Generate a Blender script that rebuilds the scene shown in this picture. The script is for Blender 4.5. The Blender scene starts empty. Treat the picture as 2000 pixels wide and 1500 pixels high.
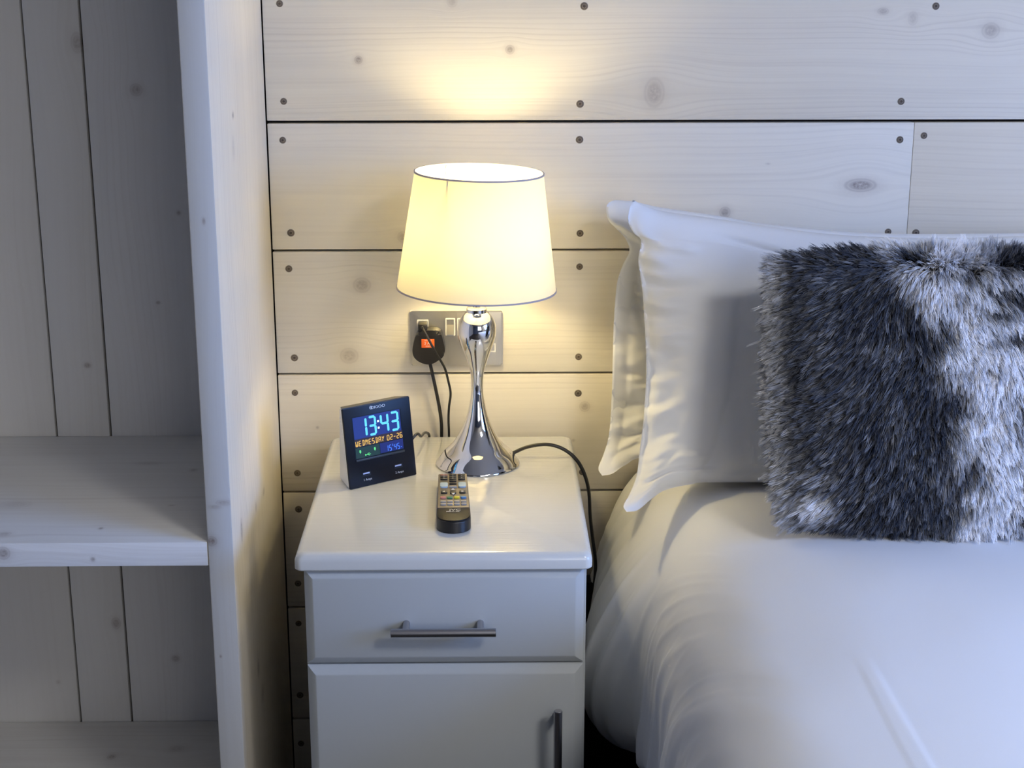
import bpy, bmesh, math, random
import numpy as np
from mathutils import Vector, Matrix, noise
random.seed(7); np.random.seed(7)
S = bpy.context.scene
COL = S.collection
PI = math.pi

# ------------------------------------------------------------------ camera
FPX = 3010.0                      # focal length in pixels of a 2000 px wide frame
PITCH = math.atan(851/FPX); YAW = math.radians(.95)
DIST, EYE = 2.356, 1.36
cp, sp = math.cos(PITCH), math.sin(PITCH); cy, sy = math.cos(YAW), math.sin(YAW)
FW = Vector((sy*cp, cy*cp, -sp)); RT = Vector((cy, -sy, 0)); UP = Vector((sy*sp, cy*sp, cp))
CAM = Vector((0, -DIST, EYE))
cd = bpy.data.cameras.new('camera'); cam = bpy.data.objects.new('camera', cd); COL.objects.link(cam)
cd.sensor_width = 36; cd.lens = 36*FPX/2000; cd.clip_start = .02; cd.clip_end = 50
cam.matrix_world = Matrix(((RT.x, UP.x, -FW.x, CAM.x), (RT.y, UP.y, -FW.y, CAM.y), (RT.z, UP.z, -FW.z, CAM.z), (0, 0, 0, 1)))
S.camera = cam

# ------------------------------------------------------------------ world, daylight, added fill, exposure
S.view_settings.view_transform = 'Standard'; S.view_settings.look = 'None'
S.view_settings.gamma = 1; S.view_settings.use_curve_mapping = False
S.view_settings.exposure = 0.1
w = bpy.data.worlds.new('sky'); S.world = w; w.use_nodes = True
w.node_tree.nodes['Background'].inputs[0].default_value = (.55, .70, 1, 1)
w.node_tree.nodes['Background'].inputs[1].default_value = .6
def area(name, loc, target, sx, sy_, power, color, spread=180):
    l = bpy.data.lights.new(name, 'AREA'); l.shape = 'RECTANGLE'; l.size = sx; l.size_y = sy_
    l.energy = power; l.color = color; l.spread = math.radians(spread)
    o = bpy.data.objects.new(name, l); COL.objects.link(o); o.location = loc
    o.rotation_euler = (Vector(target)-Vector(loc)).to_track_quat('-Z', 'Y').to_euler(); return o
area('skylight_daylight', (1.35, -2.55, 2.52), (1.35, -2.55, 0), .84, .84, 81, (.98, .96, .94))
area('window_fill', (1.25, -4.12, 1.5), (1.25, 0, 1.1), 1.5, 1.3, 21, (1, .93, .84))  # fill lamp, set in an unseen window added behind the camera
area('side_window_daylight', (2.38, -1.75, 1.35), (1.25, -1.35, .5), 1.1, 1.1, 33, (.16, .38, 1), 130)
BULB = 172.0

# ------------------------------------------------------------------ helpers
def at(x, y, Y):                                     # photograph pixel -> point at depth Y
    d = FW + RT*((x-1000)/FPX) - UP*((y-750)/FPX)
    return CAM + d*((Y-CAM.y)/d.y)
def atz(x, y, Z):
    d = FW + RT*((x-1000)/FPX) - UP*((y-750)/FPX)
    return CAM + d*((Z-CAM.z)/d.z)
def tag(o, label=None, cat=None, group=None, kind=None):
    if label: o['label'] = label
    if cat: o['category'] = cat
    if group: o['group'] = group
    if kind: o['kind'] = kind
    return o
def thing(name, loc, label, cat, group=None, kind=None):
    o = bpy.data.objects.new(name, None); COL.objects.link(o); o.location = loc
    o.empty_display_size = .05
    return tag(o, label, cat, group, kind)
def adopt(o, parent):
    if parent is not None:
        o.parent = parent
        L = Vector((0, 0, 0)); q = parent
        o.matrix_parent_inverse = Matrix.Translation(-wloc(parent))
    return o
def wloc(o):
    return Vector(o.location) if o.type == 'EMPTY' else Vector((0, 0, 0))
def mesh(name, verts, faces, mat, parent=None, smooth=False, auto=None):
    me = bpy.data.meshes.new(name); me.from_pydata([tuple(v) for v in verts], [], faces); me.update()
    if smooth: me.shade_smooth()
    o = bpy.data.objects.new(name, me); COL.objects.link(o)
    if mat: me.materials.append(mat)
    if auto is not None: me.set_sharp_from_angle(angle=math.radians(auto))
    return adopt(o, parent)
def from_bm(name, bm, mat, parent=None, smooth=True, auto=35):
    bmesh.ops.recalc_face_normals(bm, faces=bm.faces)
    me = bpy.data.meshes.new(name); bm.to_mesh(me); bm.free()
    if smooth:
        me.shade_smooth(); me.set_sharp_from_angle(angle=math.radians(auto))
    o = bpy.data.objects.new(name, me); COL.objects.link(o)
    if mat: me.materials.append(mat)
    return adopt(o, parent)
def bm_box(bm, x0, x1, y0, y1, z0, z1, bev=0, seg=2, M=None):
    vs = [bm.verts.new((x, y, z)) for x in (x0, x1) for y in (y0, y1) for z in (z0, z1)]
    fs = [(0, 1, 3, 2), (4, 6, 7, 5), (0, 4, 5, 1), (2, 3, 7, 6), (0, 2, 6, 4), (1, 5, 7, 3)]
    F = [bm.faces.new([vs[i] for i in f]) for f in fs]
    if bev:
        es = list({e for f in F for e in f.edges})
        r = bmesh.ops.bevel(bm, geom=es, offset=bev, segments=seg, affect='EDGES', profile=.5)
        vs = list({v for f in r['faces'] for v in f.verts} | {v for v in vs if v.is_valid})
    if M is not None:
        for v in vs: v.co = M @ v.co
    return vs
def box(name, x0, x1, y0, y1, z0, z1, mat, parent=None, bev=0, seg=2, M=None):
    bm = bmesh.new(); bm_box(bm, x0, x1, y0, y1, z0, z1, bev, seg, M)
    return from_bm(name, bm, mat, parent)
def lathe(name, prof, cx, cyy, mat, parent=None, seg=96, M=None, closed=False):
    V = []; F = []; n = len(prof)
    for r, z in prof:
        for k in range(seg):
            a = 2*PI*k/seg; v = Vector((cx+r*math.cos(a), cyy+r*math.sin(a), z)); V.append(M @ v if M else v)
    m = n if closed else n-1
    for i in range(m):
        j = (i+1) % n
        for k in range(seg):
            k2 = (k+1) % seg; F.append((i*seg+k, i*seg+k2, j*seg+k2, j*seg+k))
    return mesh(name, V, F, mat, parent, True, 40)
def spline(pts, n=10):
    P = [Vector(p) for p in pts]; P = [P[0]*2-P[1]]+P+[P[-1]*2-P[-2]]; out = []
    for i in range(1, len(P)-2):
        for k in range(n):
            t = k/n; a, b, c, d = P[i-1:i+3]
            out.append(.5*((2*b)+(c-a)*t+(2*a-5*b+4*c-d)*t*t+(3*b-a-3*c+d)*t**3))
    out.append(P[-2]); return out
def tube(name, pts, r, mat, parent=None, seg=10, n=10, smooth_path=True):
    P = spline(pts, n) if smooth_path else [Vector(p) for p in pts]
    V = []; F = []; T = (P[1]-P[0]).normalized(); N = T.orthogonal().normalized()
    for i, p in enumerate(P):
        t = (P[min(i+1, len(P)-1)]-P[max(i-1, 0)]).normalized()
        N = (N-t*N.dot(t)).normalized(); B = t.cross(N)
        for k in range(seg):
            a = 2*PI*k/seg; V.append(p+N*(r*math.cos(a))+B*(r*math.sin(a)))
    for i in range(len(P)-1):
        for k in range(seg):
            k2 = (k+1) % seg; F.append((i*seg+k, i*seg+k2, (i+1)*seg+k2, (i+1)*seg+k))
    F.append(tuple(range(seg))[::-1]); F.append(tuple((len(P)-1)*seg+k for k in range(seg)))
    return mesh(name, V, F, mat, parent, True, 50)
def prism(name, poly, M, d0, d1, mat, parent=None, bev=0):
    """polygon in local (u,v), extruded along local n between d0 and d1; M maps (u,v,n) to world"""
    bm = bmesh.new()
    a = [bm.verts.new((u, v, d0)) for u, v in poly]; b = [bm.verts.new((u, v, d1)) for u, v in poly]
    n = len(poly); bm.faces.new(a[::-1]); top = bm.faces.new(b)
    for i in range(n): bm.faces.new((a[i], a[(i+1) % n], b[(i+1) % n], b[i]))
    if bev: bmesh.ops.bevel(bm, geom=list(top.edges), offset=bev, segments=3, affect='EDGES', profile=.5)
    bm.transform(M)
    return from_bm(name, bm, mat, parent, auto=40)
def rrect(x0, x1, y0, y1, r, n=5):
    out = []
    for cx, cz, a0 in ((x1-r, y1-r, 0), (x0+r, y1-r, 90), (x0+r, y0+r, 180), (x1-r, y0+r, 270)):
        for k in range(n+1):
            a = math.radians(a0+90*k/n); out.append((cx+r*math.cos(a), cz+r*math.sin(a)))
    return out
FRONT = Matrix(((1, 0, 0, 0), (0, 0, -1, 0), (0, 1, 0, 0), (0, 0, 0, 1)))   # (u,v,n) -> (X, -Y depth, Z)

# ------------------------------------------------------------------ materials
def mat(name, color, rough=.5, metal=0, emit=None, es=0, bump=None, spec=None, coat=0, aniso=0):
    m = bpy.data.materials.new(name); m.use_nodes = True; nt = m.node_tree; b = nt.nodes['Principled BSDF']
    b.inputs['Base Color'].default_value = (*color, 1); b.inputs['Roughness'].default_value = rough
    b.inputs['Metallic'].default_value = metal
    if spec is not None: b.inputs['Specular IOR Level'].default_value = spec
    if coat: b.inputs['Coat Weight'].default_value = coat; b.inputs['Coat Roughness'].default_value = .15
    if emit: b.inputs['Emission Color'].default_value = (*emit, 1); b.inputs['Emission Strength'].default_value = es
    if bump:
        sc, st, stretch = bump
        tc = nt.nodes.new('ShaderNodeTexCoord'); mp = nt.nodes.new('ShaderNodeMapping'); mp.inputs['Scale'].default_value = stretch
        n = nt.nodes.new('ShaderNodeTexNoise'); n.inputs['Scale'].default_value = sc; n.inputs['Detail'].default_value = 4
        bp = nt.nodes.new('ShaderNodeBump'); bp.inputs['Strength'].default_value = st; bp.inputs['Distance'].default_value = .001
        L = nt.links.new; L(tc.outputs['Object'], mp.inputs[0]); L(mp.outputs[0], n.inputs[0]); L(n.outputs[0], bp.inputs['Height']); L(bp.outputs[0], b.inputs['Normal'])
    return m

def wood(name, along, across, knots=(), base=(.78, .745, .68), seed=0., line=.10, dense=95., rough=.55, warp=.012, dark=(.36, .30, .25)):
    """white-washed pine. along / across are 0,1,2 axis indices; knots: (a, b, ra, rb, strength)"""
    m = bpy.data.materials.new(name); m.use_nodes = True; nt = m.node_tree; L = nt.links.new
    b = nt.nodes['Principled BSDF']; b.inputs['Roughness'].default_value = rough; b.inputs['Specular IOR Level'].default_value = .35
    tc = nt.nodes.new('ShaderNodeTexCoord'); sx = nt.nodes.new('ShaderNodeSeparateXYZ'); L(tc.outputs['Object'], sx.inputs[0])
    A = sx.outputs[along]; B = sx.outputs[across]
    def mth(op, a, c=None, d=None):
        n = nt.nodes.new('ShaderNodeMath'); n.operation = op
        for i, v in enumerate((a, c, d)):
            if v is None: continue
            if isinstance(v, (int, float)): n.inputs[i].default_value = v
            else: L(v, n.inputs[i])
        return n.outputs[0]
    def comb(x, y, z):
        n = nt.nodes.new('ShaderNodeCombineXYZ')
        for i, v in enumerate((x, y, z)):
            if isinstance(v, (int, float)): n.inputs[i].default_value = v
            else: L(v, n.inputs[i])
        return n.outputs[0]
    def nz(vec, scale, detail=2, rough_=.5):
        n = nt.nodes.new('ShaderNodeTexNoise'); n.inputs['Scale'].default_value = scale; n.inputs['Detail'].default_value = detail
        n.inputs['Roughness'].default_value = rough_; L(vec, n.inputs['Vector']); return n.outputs['Fac']
    def ramp(v, x0, x1, y0=0., y1=1.):
        n = nt.nodes.new('ShaderNodeMapRange'); n.interpolation_type = 'SMOOTHSTEP'; L(v, n.inputs['Value'])
        for k, q in (('From Min', x0), ('From Max', x1), ('To Min', y0), ('To Max', y1)): n.inputs[k].default_value = q
        return n.outputs[0]
    low = nz(comb(mth('MULTIPLY', A, 1.6), mth('MULTIPLY', B, 5.), seed), 1.0, 2)
    g = mth('ADD', B, mth('MULTIPLY', mth('SUBTRACT', low, .5), warp*6))
    kmask = None
    for (ka, kb, ra, rb, st) in knots:
        da = mth('DIVIDE', mth('SUBTRACT', A, ka), ra); db = mth('DIVIDE', mth('SUBTRACT', B, kb), rb)
        r2 = mth('ADD', mth('MULTIPLY', da, da), mth('MULTIPLY', db, db))
        if st > .3:
            wA = mth('DIVIDE', mth('SUBTRACT', A, ka), max(ra, rb)*3.4); wB = mth('DIVIDE', mth('SUBTRACT', B, kb), max(ra, rb)*2.2)
            wf = mth('EXPONENT', mth('MULTIPLY', mth('ADD', mth('MULTIPLY', wA, wA), mth('MULTIPLY', wB, wB)), -1.))
            g = mth('SUBTRACT', g, mth('MULTIPLY', mth('MULTIPLY', mth('SUBTRACT', B, kb), wf), .8))
        r = mth('SQRT', r2)
        jit = nz(comb(mth('MULTIPLY', A, 1.), mth('MULTIPLY', B, 1.), seed+3), 220., 3)
        rj = mth('ADD', r, mth('MULTIPLY', mth('SUBTRACT', jit, .5), .55))
        core = ramp(rj, .45, 1.05, 1., 0.)
        ring = mth('MULTIPLY', ramp(mth('ABSOLUTE', mth('SUBTRACT', r, .95)), .0, .25, 1., 0.), .28)
        halo = mth('MULTIPLY', ramp(rj, .6, 2.3, 1., 0.), .22)
        cen = mth('MULTIPLY', core, mth('MULTIPLY_ADD', jit, 1.35, -.12))
        kk = mth('MULTIPLY', mth('ADD', mth('MAXIMUM', cen, ring), halo), st)
        kmask = kk if kmask is None else mth('MAXIMUM', kmask, kk)
    fine = nz(comb(mth('MULTIPLY', A, 2.2), mth('MULTIPLY', g, dense*2.2), seed), 1.0, 5, .62)
    streak = nz(comb(mth('MULTIPLY', A, .9), mth('MULTIPLY', g, dense), seed+9), 1.0, 2, .5)
    wob = nz(comb(mth('MULTIPLY', A, 2.), mth('MULTIPLY', B, 6.), seed+5), 1.0, 2)
    lines = mth('SINE', mth('ADD', mth('MULTIPLY', g, dense*9), mth('MULTIPLY', wob, 14.)))
    zone = ramp(nz(comb(mth('MULTIPLY', A, .5), mth('MULTIPLY', g, 11.), seed+20), 1.0, 1), .46, .66)
    ln = mth('MULTIPLY', mth('MULTIPLY', ramp(lines, .35, 1.), zone), .8)
    st2 = ramp(streak, .62, .74)
    d = mth('ADD', mth('MULTIPLY', ramp(fine, .35, .75), .55), mth('ADD', mth('MULTIPLY', ln, .8), mth('MULTIPLY', st2, .55)))
    blot = nz(comb(mth('MULTIPLY', A, 3.), mth('MULTIPLY', B, 9.), seed+30), 1.0, 3)
    d = mth('MULTIPLY', d, line*1.5); d = mth('ADD', d, mth('MULTIPLY', ramp(blot, .35, .75), line*.45))
    mx = nt.nodes.new('ShaderNodeMix'); mx.data_type = 'RGBA'; mx.inputs['A'].default_value = (*base, 1); mx.inputs['B'].default_value = (*dark, 1); L(d, mx.inputs['Factor'])
    out = mx.outputs['Result']
    if kmask is not None:
        k = nt.nodes.new('ShaderNodeMix'); k.data_type = 'RGBA'; L(out, k.inputs['A']); k.inputs['B'].default_value = (.26, .21, .19, 1)
        L(mth('MINIMUM', kmask, 1.), k.inputs['Factor']); out = k.outputs['Result']
    L(out, b.inputs['Base Color'])
    h = mth('ADD', mth('MULTIPLY', fine, .6), mth('MULTIPLY', mth('ADD', ln, st2), -.35))
    bp = nt.nodes.new('ShaderNodeBump'); bp.inputs['Strength'].default_value = .35; bp.inputs['Distance'].default_value = .0008
    L(h, bp.inputs['Height']); L(bp.outputs[0], b.inputs['Normal'])
    return m

M_dark = mat('dark_gap', (.02, .013, .01), .9)
M_paint = mat('white_satin_paint_shaded', (.47, .495, .50), .33, bump=(60, .12, (.35, 3, 3)))  # cabinet paint darkened, shade of the upright faces put into its colour
M_painttop = mat('white_gloss_paint_lit', (.66, .665, .64), .2, bump=(45, .35, (.25, 3.2, 1)), coat=.25)  # same cabinet paint, lighter: lamp light on the top put into the colour
M_chrome = mat('polished_chrome', (.80, .80, .82), .035, 1)
M_brushed = mat('brushed_steel', (.66, .63, .57), .36, 1, bump=(40, .12, (14, .4, .4)))
M_handle = mat('brushed_nickel', (.42, .42, .45), .3, 1)
M_screw = mat('aged_screw', (.21, .175, .135), .6, .15, bump=(900, .5, (1, 1, 1)))
M_screwhole = mat('screw_recess', (.085, .065, .05), .8)
M_black = mat('black_plastic', (.012, .011, .011), .38)
M_blackgloss = mat('black_gloss_panel', (.006, .007, .011), .3, spec=.22)
M_whiteplastic = mat('white_plastic', (.80, .79, .76), .4)
M_cloth = mat('white_cotton', (.80, .80, .80), .9, bump=(1500, .12, (1, 1, 1)), spec=.15)
M_duvet = mat('white_sateen', (.80, .81, .83), .75, bump=(1200, .1, (1, 1, 1)), spec=.2)
M_bedbase = mat('black_bed_fabric', (.012, .012, .014), .9)
M_floor = mat('dark_floor', (.035, .028, .022), .55, bump=(20, .2, (1, 8, 1)))
M_room = mat('painted_boards_cream', (.46, .44, .41), .7)
M_roomdark = mat('grey_blue_boards', (.10, .13, .20), .7)

# ------------------------------------------------------------------ setting: back wall of horizontal planks
GAP = .0030
wall = box('wall_back', -1.6, 2.4, .024, .10, 0, 2.4, M_dark); tag(wall, kind='structure')
WX0, WX1 = -.3325, 2.4
seams = [0.0, .1078, .3111, .5138, .7113, .9094, 1.1073, 1.3050, 1.5030, 1.701, 1.899, 2.097, 2.295, 2.4]
def K(x, y, rx, ry, st=.7):
    p = at(x, y, 0); s = 2.45/FPX; return (p.x, p.z, rx*s, ry*s, st)
wall_knots = {
 6: [K(700, 117, 7, 7, .95), K(996, 97, 8, 8, .8), K(1278, 181, 18, 26, .5), K(1935, 60, 16, 14, .6), K(1725, 22, 10, 6, .6), K(1783, 36, 9, 12, .35), K(883, 4, 9, 9, .4)],
 5: [K(1681, 362, 29, 12, .95), K(1416, 415, 10, 10, .75), K(786, 463, 9, 10, .6), K(1500, 320, 5, 2, .3)],
 4: [K(707, 557, 16, 14, .65), K(682, 695, 17, 15, .55)],
 3: [K(1142, 794, 10, 10, .65), K(620, 835, 3, 3, .5), K(1120, 860, 3, 3, .4)],
}
sc_px = [(546,7),(1141,12),(1828,12),(554,198),(1133,203),(1760,198),(552,274),(1132,273),(1758,273),(1805,265),(568,455),(1133,456),
         (1735,453),(1789,455),(564,525),(1132,521),(575,699),(1130,697),(576,767),(1129,768),(581,924),(1137,922),(583,995),(582,1140),(583,1218),(586,1358),(588,1452),
         (1745,521),(1750,699)]
def screw_mesh():
    bm = bmesh.new(); seg = 16
    def ring(r, d): return [bm.verts.new((r*math.cos(2*PI*k/seg), d, r*math.sin(2*PI*k/seg))) for k in range(seg)]
    R = [ring(.0056, .0002), ring(.0052, -.0003), ring(.0043, -.0006), ring(.0034, -.0004), ring(.0020, -.0008), ring(.0013, -.0003)]
    for a, b in zip(R, R[1:]):
        for k in range(seg):
            f = bm.faces.new((a[k], a[(k+1) % seg], b[(k+1) % seg], b[k]))
    f = bm.faces.new(R[-1]); f.material_index = 1
    bmesh.ops.recalc_face_normals(bm, faces=bm.faces)
    for f in bm.faces:
        c = f.calc_center_median(); rr = math.hypot(c.x, c.z)
        if .0036 < rr < .0046 or rr < .0019: f.material_index = 1
    me = bpy.data.meshes.new('screw'); bm.to_mesh(me); bm.free(); me.materials.append(M_screw); me.materials.append(M_screwhole); return me
SM = screw_mesh()
planks = []
for i in range(len(seams)-1):
    z0, z1 = seams[i], seams[i+1]
    g1 = .0045 if i == 5 else GAP
    kn = wall_knots.get(i, [])
    xs = [(WX0+.001, WX1)]
    if i == 5: xs = [(WX0+.001, at(1779, 350, 0).x-.0002), (at(1779, 350, 0).x+.0002, WX1)]
    if i == 2: xs = [(WX0+.001, .75), (.7505, WX1)]
    for j, (xa, xb) in enumerate(xs):
        m = wood('whitewashed_pine_wall', 0, 2, [k for k in kn if xa-.05 < k[0] < xb+.05], seed=i*3.7+j*1.9, line=(.13 if i in (6,) else .10),
                 base=(.79, .735, .63) if (i+j) % 2 else (.77, .72, .62), warp=.005, dense=(90 if i == 6 else 70))
        o = box('plank', xa, xb, 0.0005*((i*7) % 3), .024, z0+GAP*.6, z1-g1*.6, m, wall, .0012, 2)
        planks.append((o, xa, xb, z0, z1, 0.0005*((i*7) % 3)))
for k, (x, y) in enumerate(sc_px):
    p = at(x, y, 0)
    for o, xa, xb, z0, z1, yo in planks:
        if xa <= p.x <= xb and z0 <= p.z <= z1:
            s = bpy.data.objects.new('screw', SM); COL.objects.link(s); s.parent = o
            s.location = (p.x, yo-.0001, p.z); s.rotation_euler = (0, k*1.3, 0); s.scale = [.95+.12*((k*5) % 3)/2]*3; break

# rest of the room
fl = box('floor', -1.6, 2.4, -4.2, .1, -.05, 0, M_floor); tag(fl, kind='structure')
wl = box('wall_left', -1.7, -1.6, -4.2, .1, 0, 2.4, M_room); tag(wl, kind='structure')
def holed(name, u0, u1, v0, v1, hu0, hu1, hv0, hv1, f, m):
    bm = bmesh.new()
    for a, b, c, d in ((u0, hu0, v0, v1), (hu1, u1, v0, v1), (hu0, hu1, v0, hv0), (hu0, hu1, hv1, v1)): f(bm, a, b, c, d)
    return tag(from_bm(name, bm, m), kind='structure')
holed('wall_front', -1.6, 2.4, 0, 2.4, 0.45, 2.05, .8, 2.2, lambda bm, a, b, c, d: bm_box(bm, a, b, -4.2, -4.1, c, d), M_roomdark)
holed('ceiling', -1.6, 2.4, -4.2, .1, 1.0, 1.7, -2.9, -2.2, lambda bm, a, b, c, d: bm_box(bm, a, b, c, d, 2.4, 2.5), M_room)
holed('wall_right', -4.2, .1, 0, 2.4, -2.35, -1.15, .8, 1.9, lambda bm, a, b, c, d: bm_box(bm, 2.4, 2.5, a, b, c, d), M_room)
bm = bmesh.new()
for a, b, c, d in ((-2.35, -1.15, .8, .84), (-2.35, -1.15, 1.86, 1.9), (-2.35, -2.31, .84, 1.86), (-1.19, -1.15, .84, 1.86)): bm_box(bm, 2.395, 2.47, a, b, c, d)
tag(from_bm('window_3', bm, M_whiteplastic), kind='structure')
bm = bmesh.new()
for a, b, c, d in ((.45, 2.05, .8, .85), (.45, 2.05, 2.15, 2.2), (.45, .50, .85, 2.15), (2.0, 2.05, .85, 2.15), (1.23, 1.27, .85, 2.15)): bm_box(bm, a, b, -4.16, -4.08, c, d)
tag(from_bm('fill_window', bm, M_whiteplastic), kind='structure')  # unseen window added in the front wall for the fill light
bm = bmesh.new()
for a, b, c, d in ((1.0, 1.7, -2.9, -2.86), (1.0, 1.7, -2.24, -2.2), (1.0, 1.04, -2.86, -2.24), (1.66, 1.7, -2.86, -2.24)): bm_box(bm, a, b, c, d, 2.38, 2.48)
tag(from_bm('window_2', bm, M_whiteplastic), kind='structure')

# ------------------------------------------------------------------ open shelving unit
PX0, PX1, PY = -.3665, -.3330, -.470
unit = thing('shelving_unit', (-.75, -.23, 0), 'open whitewashed pine shelving unit with vertical back boards, left of the white bedside cabinet', 'shelving')
def KX(x, y, ry_, rz_, st=.6):                         # knots on the panel's outer face (plane X = PX1)
    d = FW + RT*((x-1000)/FPX) - UP*((y-750)/FPX); p = CAM+d*((PX1-CAM.x)/d.x); return (p.z, p.y, rz_, ry_, st)
m_side = wood('whitewashed_pine_panel', 2, 1, [KX(455,225,.006,.004,.9), KX(456,290,.01,.016,.25), KX(472,1035,.008,.016,.7), KX(505,1305,.010,.013,.6), KX(513,1355,.012,.014,.5), KX(500,990,.006,.008,.55), KX(515,960,.01,.006,.5)],
              seed=41, line=.13, dense=55, base=(.82, .755, .64))
bm = bmesh.new(); bm_box(bm, PX0, PX1, PY, -.0005, 0, 2.3, .0025, 2)
side = from_bm('side_panel', bm, m_side, unit)
def KF(x, y, rx, rz, st): p = at(x, y, PY); return (p.z, p.x, rz, rx, st)
m_strip = wood('whitewashed_pine_edge_shaded', 2, 0, [KF(413,1057,.007,.0065,.95), KF(431,1282,.0015,.002,.8), KF(398,432,.002,.004,.8), KF(437,982,.010,.004,.5), KF(420,990,.008,.003,.45)], seed=52, line=.09, dense=60, base=(.62, .63, .63))  # same pine, darkened and cooled: daylight tone put into the front edge's colour
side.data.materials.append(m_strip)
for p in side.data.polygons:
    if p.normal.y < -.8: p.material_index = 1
m_inner = wood('whitewashed_pine_left_panel', 2, 1, [], seed=77)
box('side_panel', -1.40, -1.366, PY, -.0005, 0, 2.3, m_inner, unit, .0025, 2)
bx = [-1.366, -1.24, -1.09, -.995, -.86, -.6850, -.5995, PX0]
def KB(x, y, rx, rz, st): p = at(x, y, -.004); s = 2.45/FPX; return (p.z, p.x, rz*s, rx*s, st)
bk = [KB(152,83,11,18,.55), KB(267,175,11,11,.65), KB(350,415,4,4,.7), KB(310,590,4,3,.8), KB(172,712,6,5,.9), KB(228,1215,9,12,.7), KB(344,1284,8,7,.75), KB(115,1330,4,4,.4)]
for i in range(len(bx)-1):
    m = wood('whitewashed_pine_back', 2, 0, [k for k in bk if bx[i]-.01 < k[1] < bx[i+1]+.01], seed=60+i*2.3, line=.07, dense=60, base=(.70, .69, .67))
    gp = .0042 if i == 4 else .0024
    box('back_plank', bx[i]+gp*.7, bx[i+1]-(.0042 if i == 3 else .0024)*.7, -.008-(.0006 if i % 2 else 0), .012, .02, 2.3, m, unit, .0012, 2)
box('back_panel', -1.37, PX0+.001, .013, .022, 0.02, 2.3, M_dark, unit)
def KS(x, y, z, rx, ry_, st): p = atz(x, y, z); return (p.x, p.y, rx, ry_, st)
for zt, kn, sd in ((.6136, [KS(8,1043,.6136,.009,.008,.5), KS(197,1032,.6136,.003,.004,.8), KS(30,985,.6136,.022,.014,.25), KS(290,905,.6136,.02,.008,.3), KS(378,918,.6136,.006,.006,.5), KS(335,987,.6136,.004,.003,.4)], 81),
                   (.111, [KS(218,1478,.111,.007,.008,.7), KS(345,1462,.111,.012,.01,.35)], 85), (1.12+.5, [], 88)):
    m = wood('whitewashed_pine_shelf', 0, 1, kn, seed=sd, line=.13, dense=45, base=(.78, .77, .74))
    s = box('shelf', -1.366, PX0-.0006, PY+.001, -.009, zt-.0335, zt, m, unit, .0018, 2)
    m2 = wood('whitewashed_pine_shelf_edge', 0, 2, [(at(6,1081,PY).x, at(6,1081,PY).z, .0085, .0085, .8), (at(181,1093,PY).x, at(181,1093,PY).z, .003, .003, .8)] if sd == 81 else [], seed=sd+1, line=.22, dense=120, base=(.78, .78, .77))
    s.data.materials.append(m2)
    for p in s.data.polygons:
        if p.normal.y < -.8: p.material_index = 1
box('plinth', -1.366, PX0-.0006, PY+.02, PY+.04, 0, .077, m_inner, unit)

# ------------------------------------------------------------------ bedside cabinet
NX0, NX1, NYF, NYB, NZ = -.2468, .1330, -.532, -.035, .620
cab = thing('bedside_cabinet', ((NX0+NX1)/2, -.28, 0), 'white painted bedside cabinet with one drawer and one door, between shelving and bed', 'bedside cabinet')
bm = bmesh.new()
poly = rrect(NX0, NX1, NYF, NYB, .010, 6)
n = len(poly); levels = [(-.0010, .0), (0, .0015), (0, .012), (-.0010, .0155), (-.0028, .0185), (-.0055, .0208), (-.009, .022)]
cxm, cym = (NX0+NX1)/2, (NYF+NYB)/2; hw, hd = (NX1-NX0)/2, (NYB-NYF)/2
rings = []
for off, dz in levels:
    rings.append([bm.verts.new((cxm+(x-cxm)*(hw+off)/hw, cym+(y-cym)*(hd+off)/hd, NZ-.022+dz)) for x, y in poly])
for a, b in zip(rings, rings[1:]):
    for k in range(n): bm.faces.new((a[k], a[(k+1) % n], b[(k+1) % n], b[k]))
bm.faces.new(rings[0][::-1]); bm.faces.new(rings[-1])
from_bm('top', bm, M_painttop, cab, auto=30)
BX0, BX1, BYF = -.2372, .1268, -.508
CZ1 = NZ-.0222
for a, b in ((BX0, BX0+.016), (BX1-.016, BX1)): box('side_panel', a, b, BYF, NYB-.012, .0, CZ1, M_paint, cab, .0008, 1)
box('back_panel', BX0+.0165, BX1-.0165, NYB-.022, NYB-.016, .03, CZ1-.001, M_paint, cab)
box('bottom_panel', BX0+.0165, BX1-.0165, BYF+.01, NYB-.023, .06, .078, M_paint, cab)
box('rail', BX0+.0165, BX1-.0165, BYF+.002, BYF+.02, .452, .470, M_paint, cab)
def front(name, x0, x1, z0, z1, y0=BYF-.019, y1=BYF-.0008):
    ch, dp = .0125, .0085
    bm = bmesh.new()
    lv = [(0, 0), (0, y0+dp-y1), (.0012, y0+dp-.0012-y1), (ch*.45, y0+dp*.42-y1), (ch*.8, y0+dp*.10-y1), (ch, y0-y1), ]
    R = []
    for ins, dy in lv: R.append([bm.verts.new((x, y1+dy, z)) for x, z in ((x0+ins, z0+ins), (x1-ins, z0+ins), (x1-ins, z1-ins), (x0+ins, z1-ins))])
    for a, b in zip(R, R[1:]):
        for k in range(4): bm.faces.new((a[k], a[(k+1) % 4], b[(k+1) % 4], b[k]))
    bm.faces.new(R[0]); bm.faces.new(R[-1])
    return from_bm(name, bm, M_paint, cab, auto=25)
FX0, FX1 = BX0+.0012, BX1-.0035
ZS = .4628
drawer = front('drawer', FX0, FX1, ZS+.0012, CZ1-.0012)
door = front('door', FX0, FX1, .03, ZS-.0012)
hb = bmesh.new()
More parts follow.
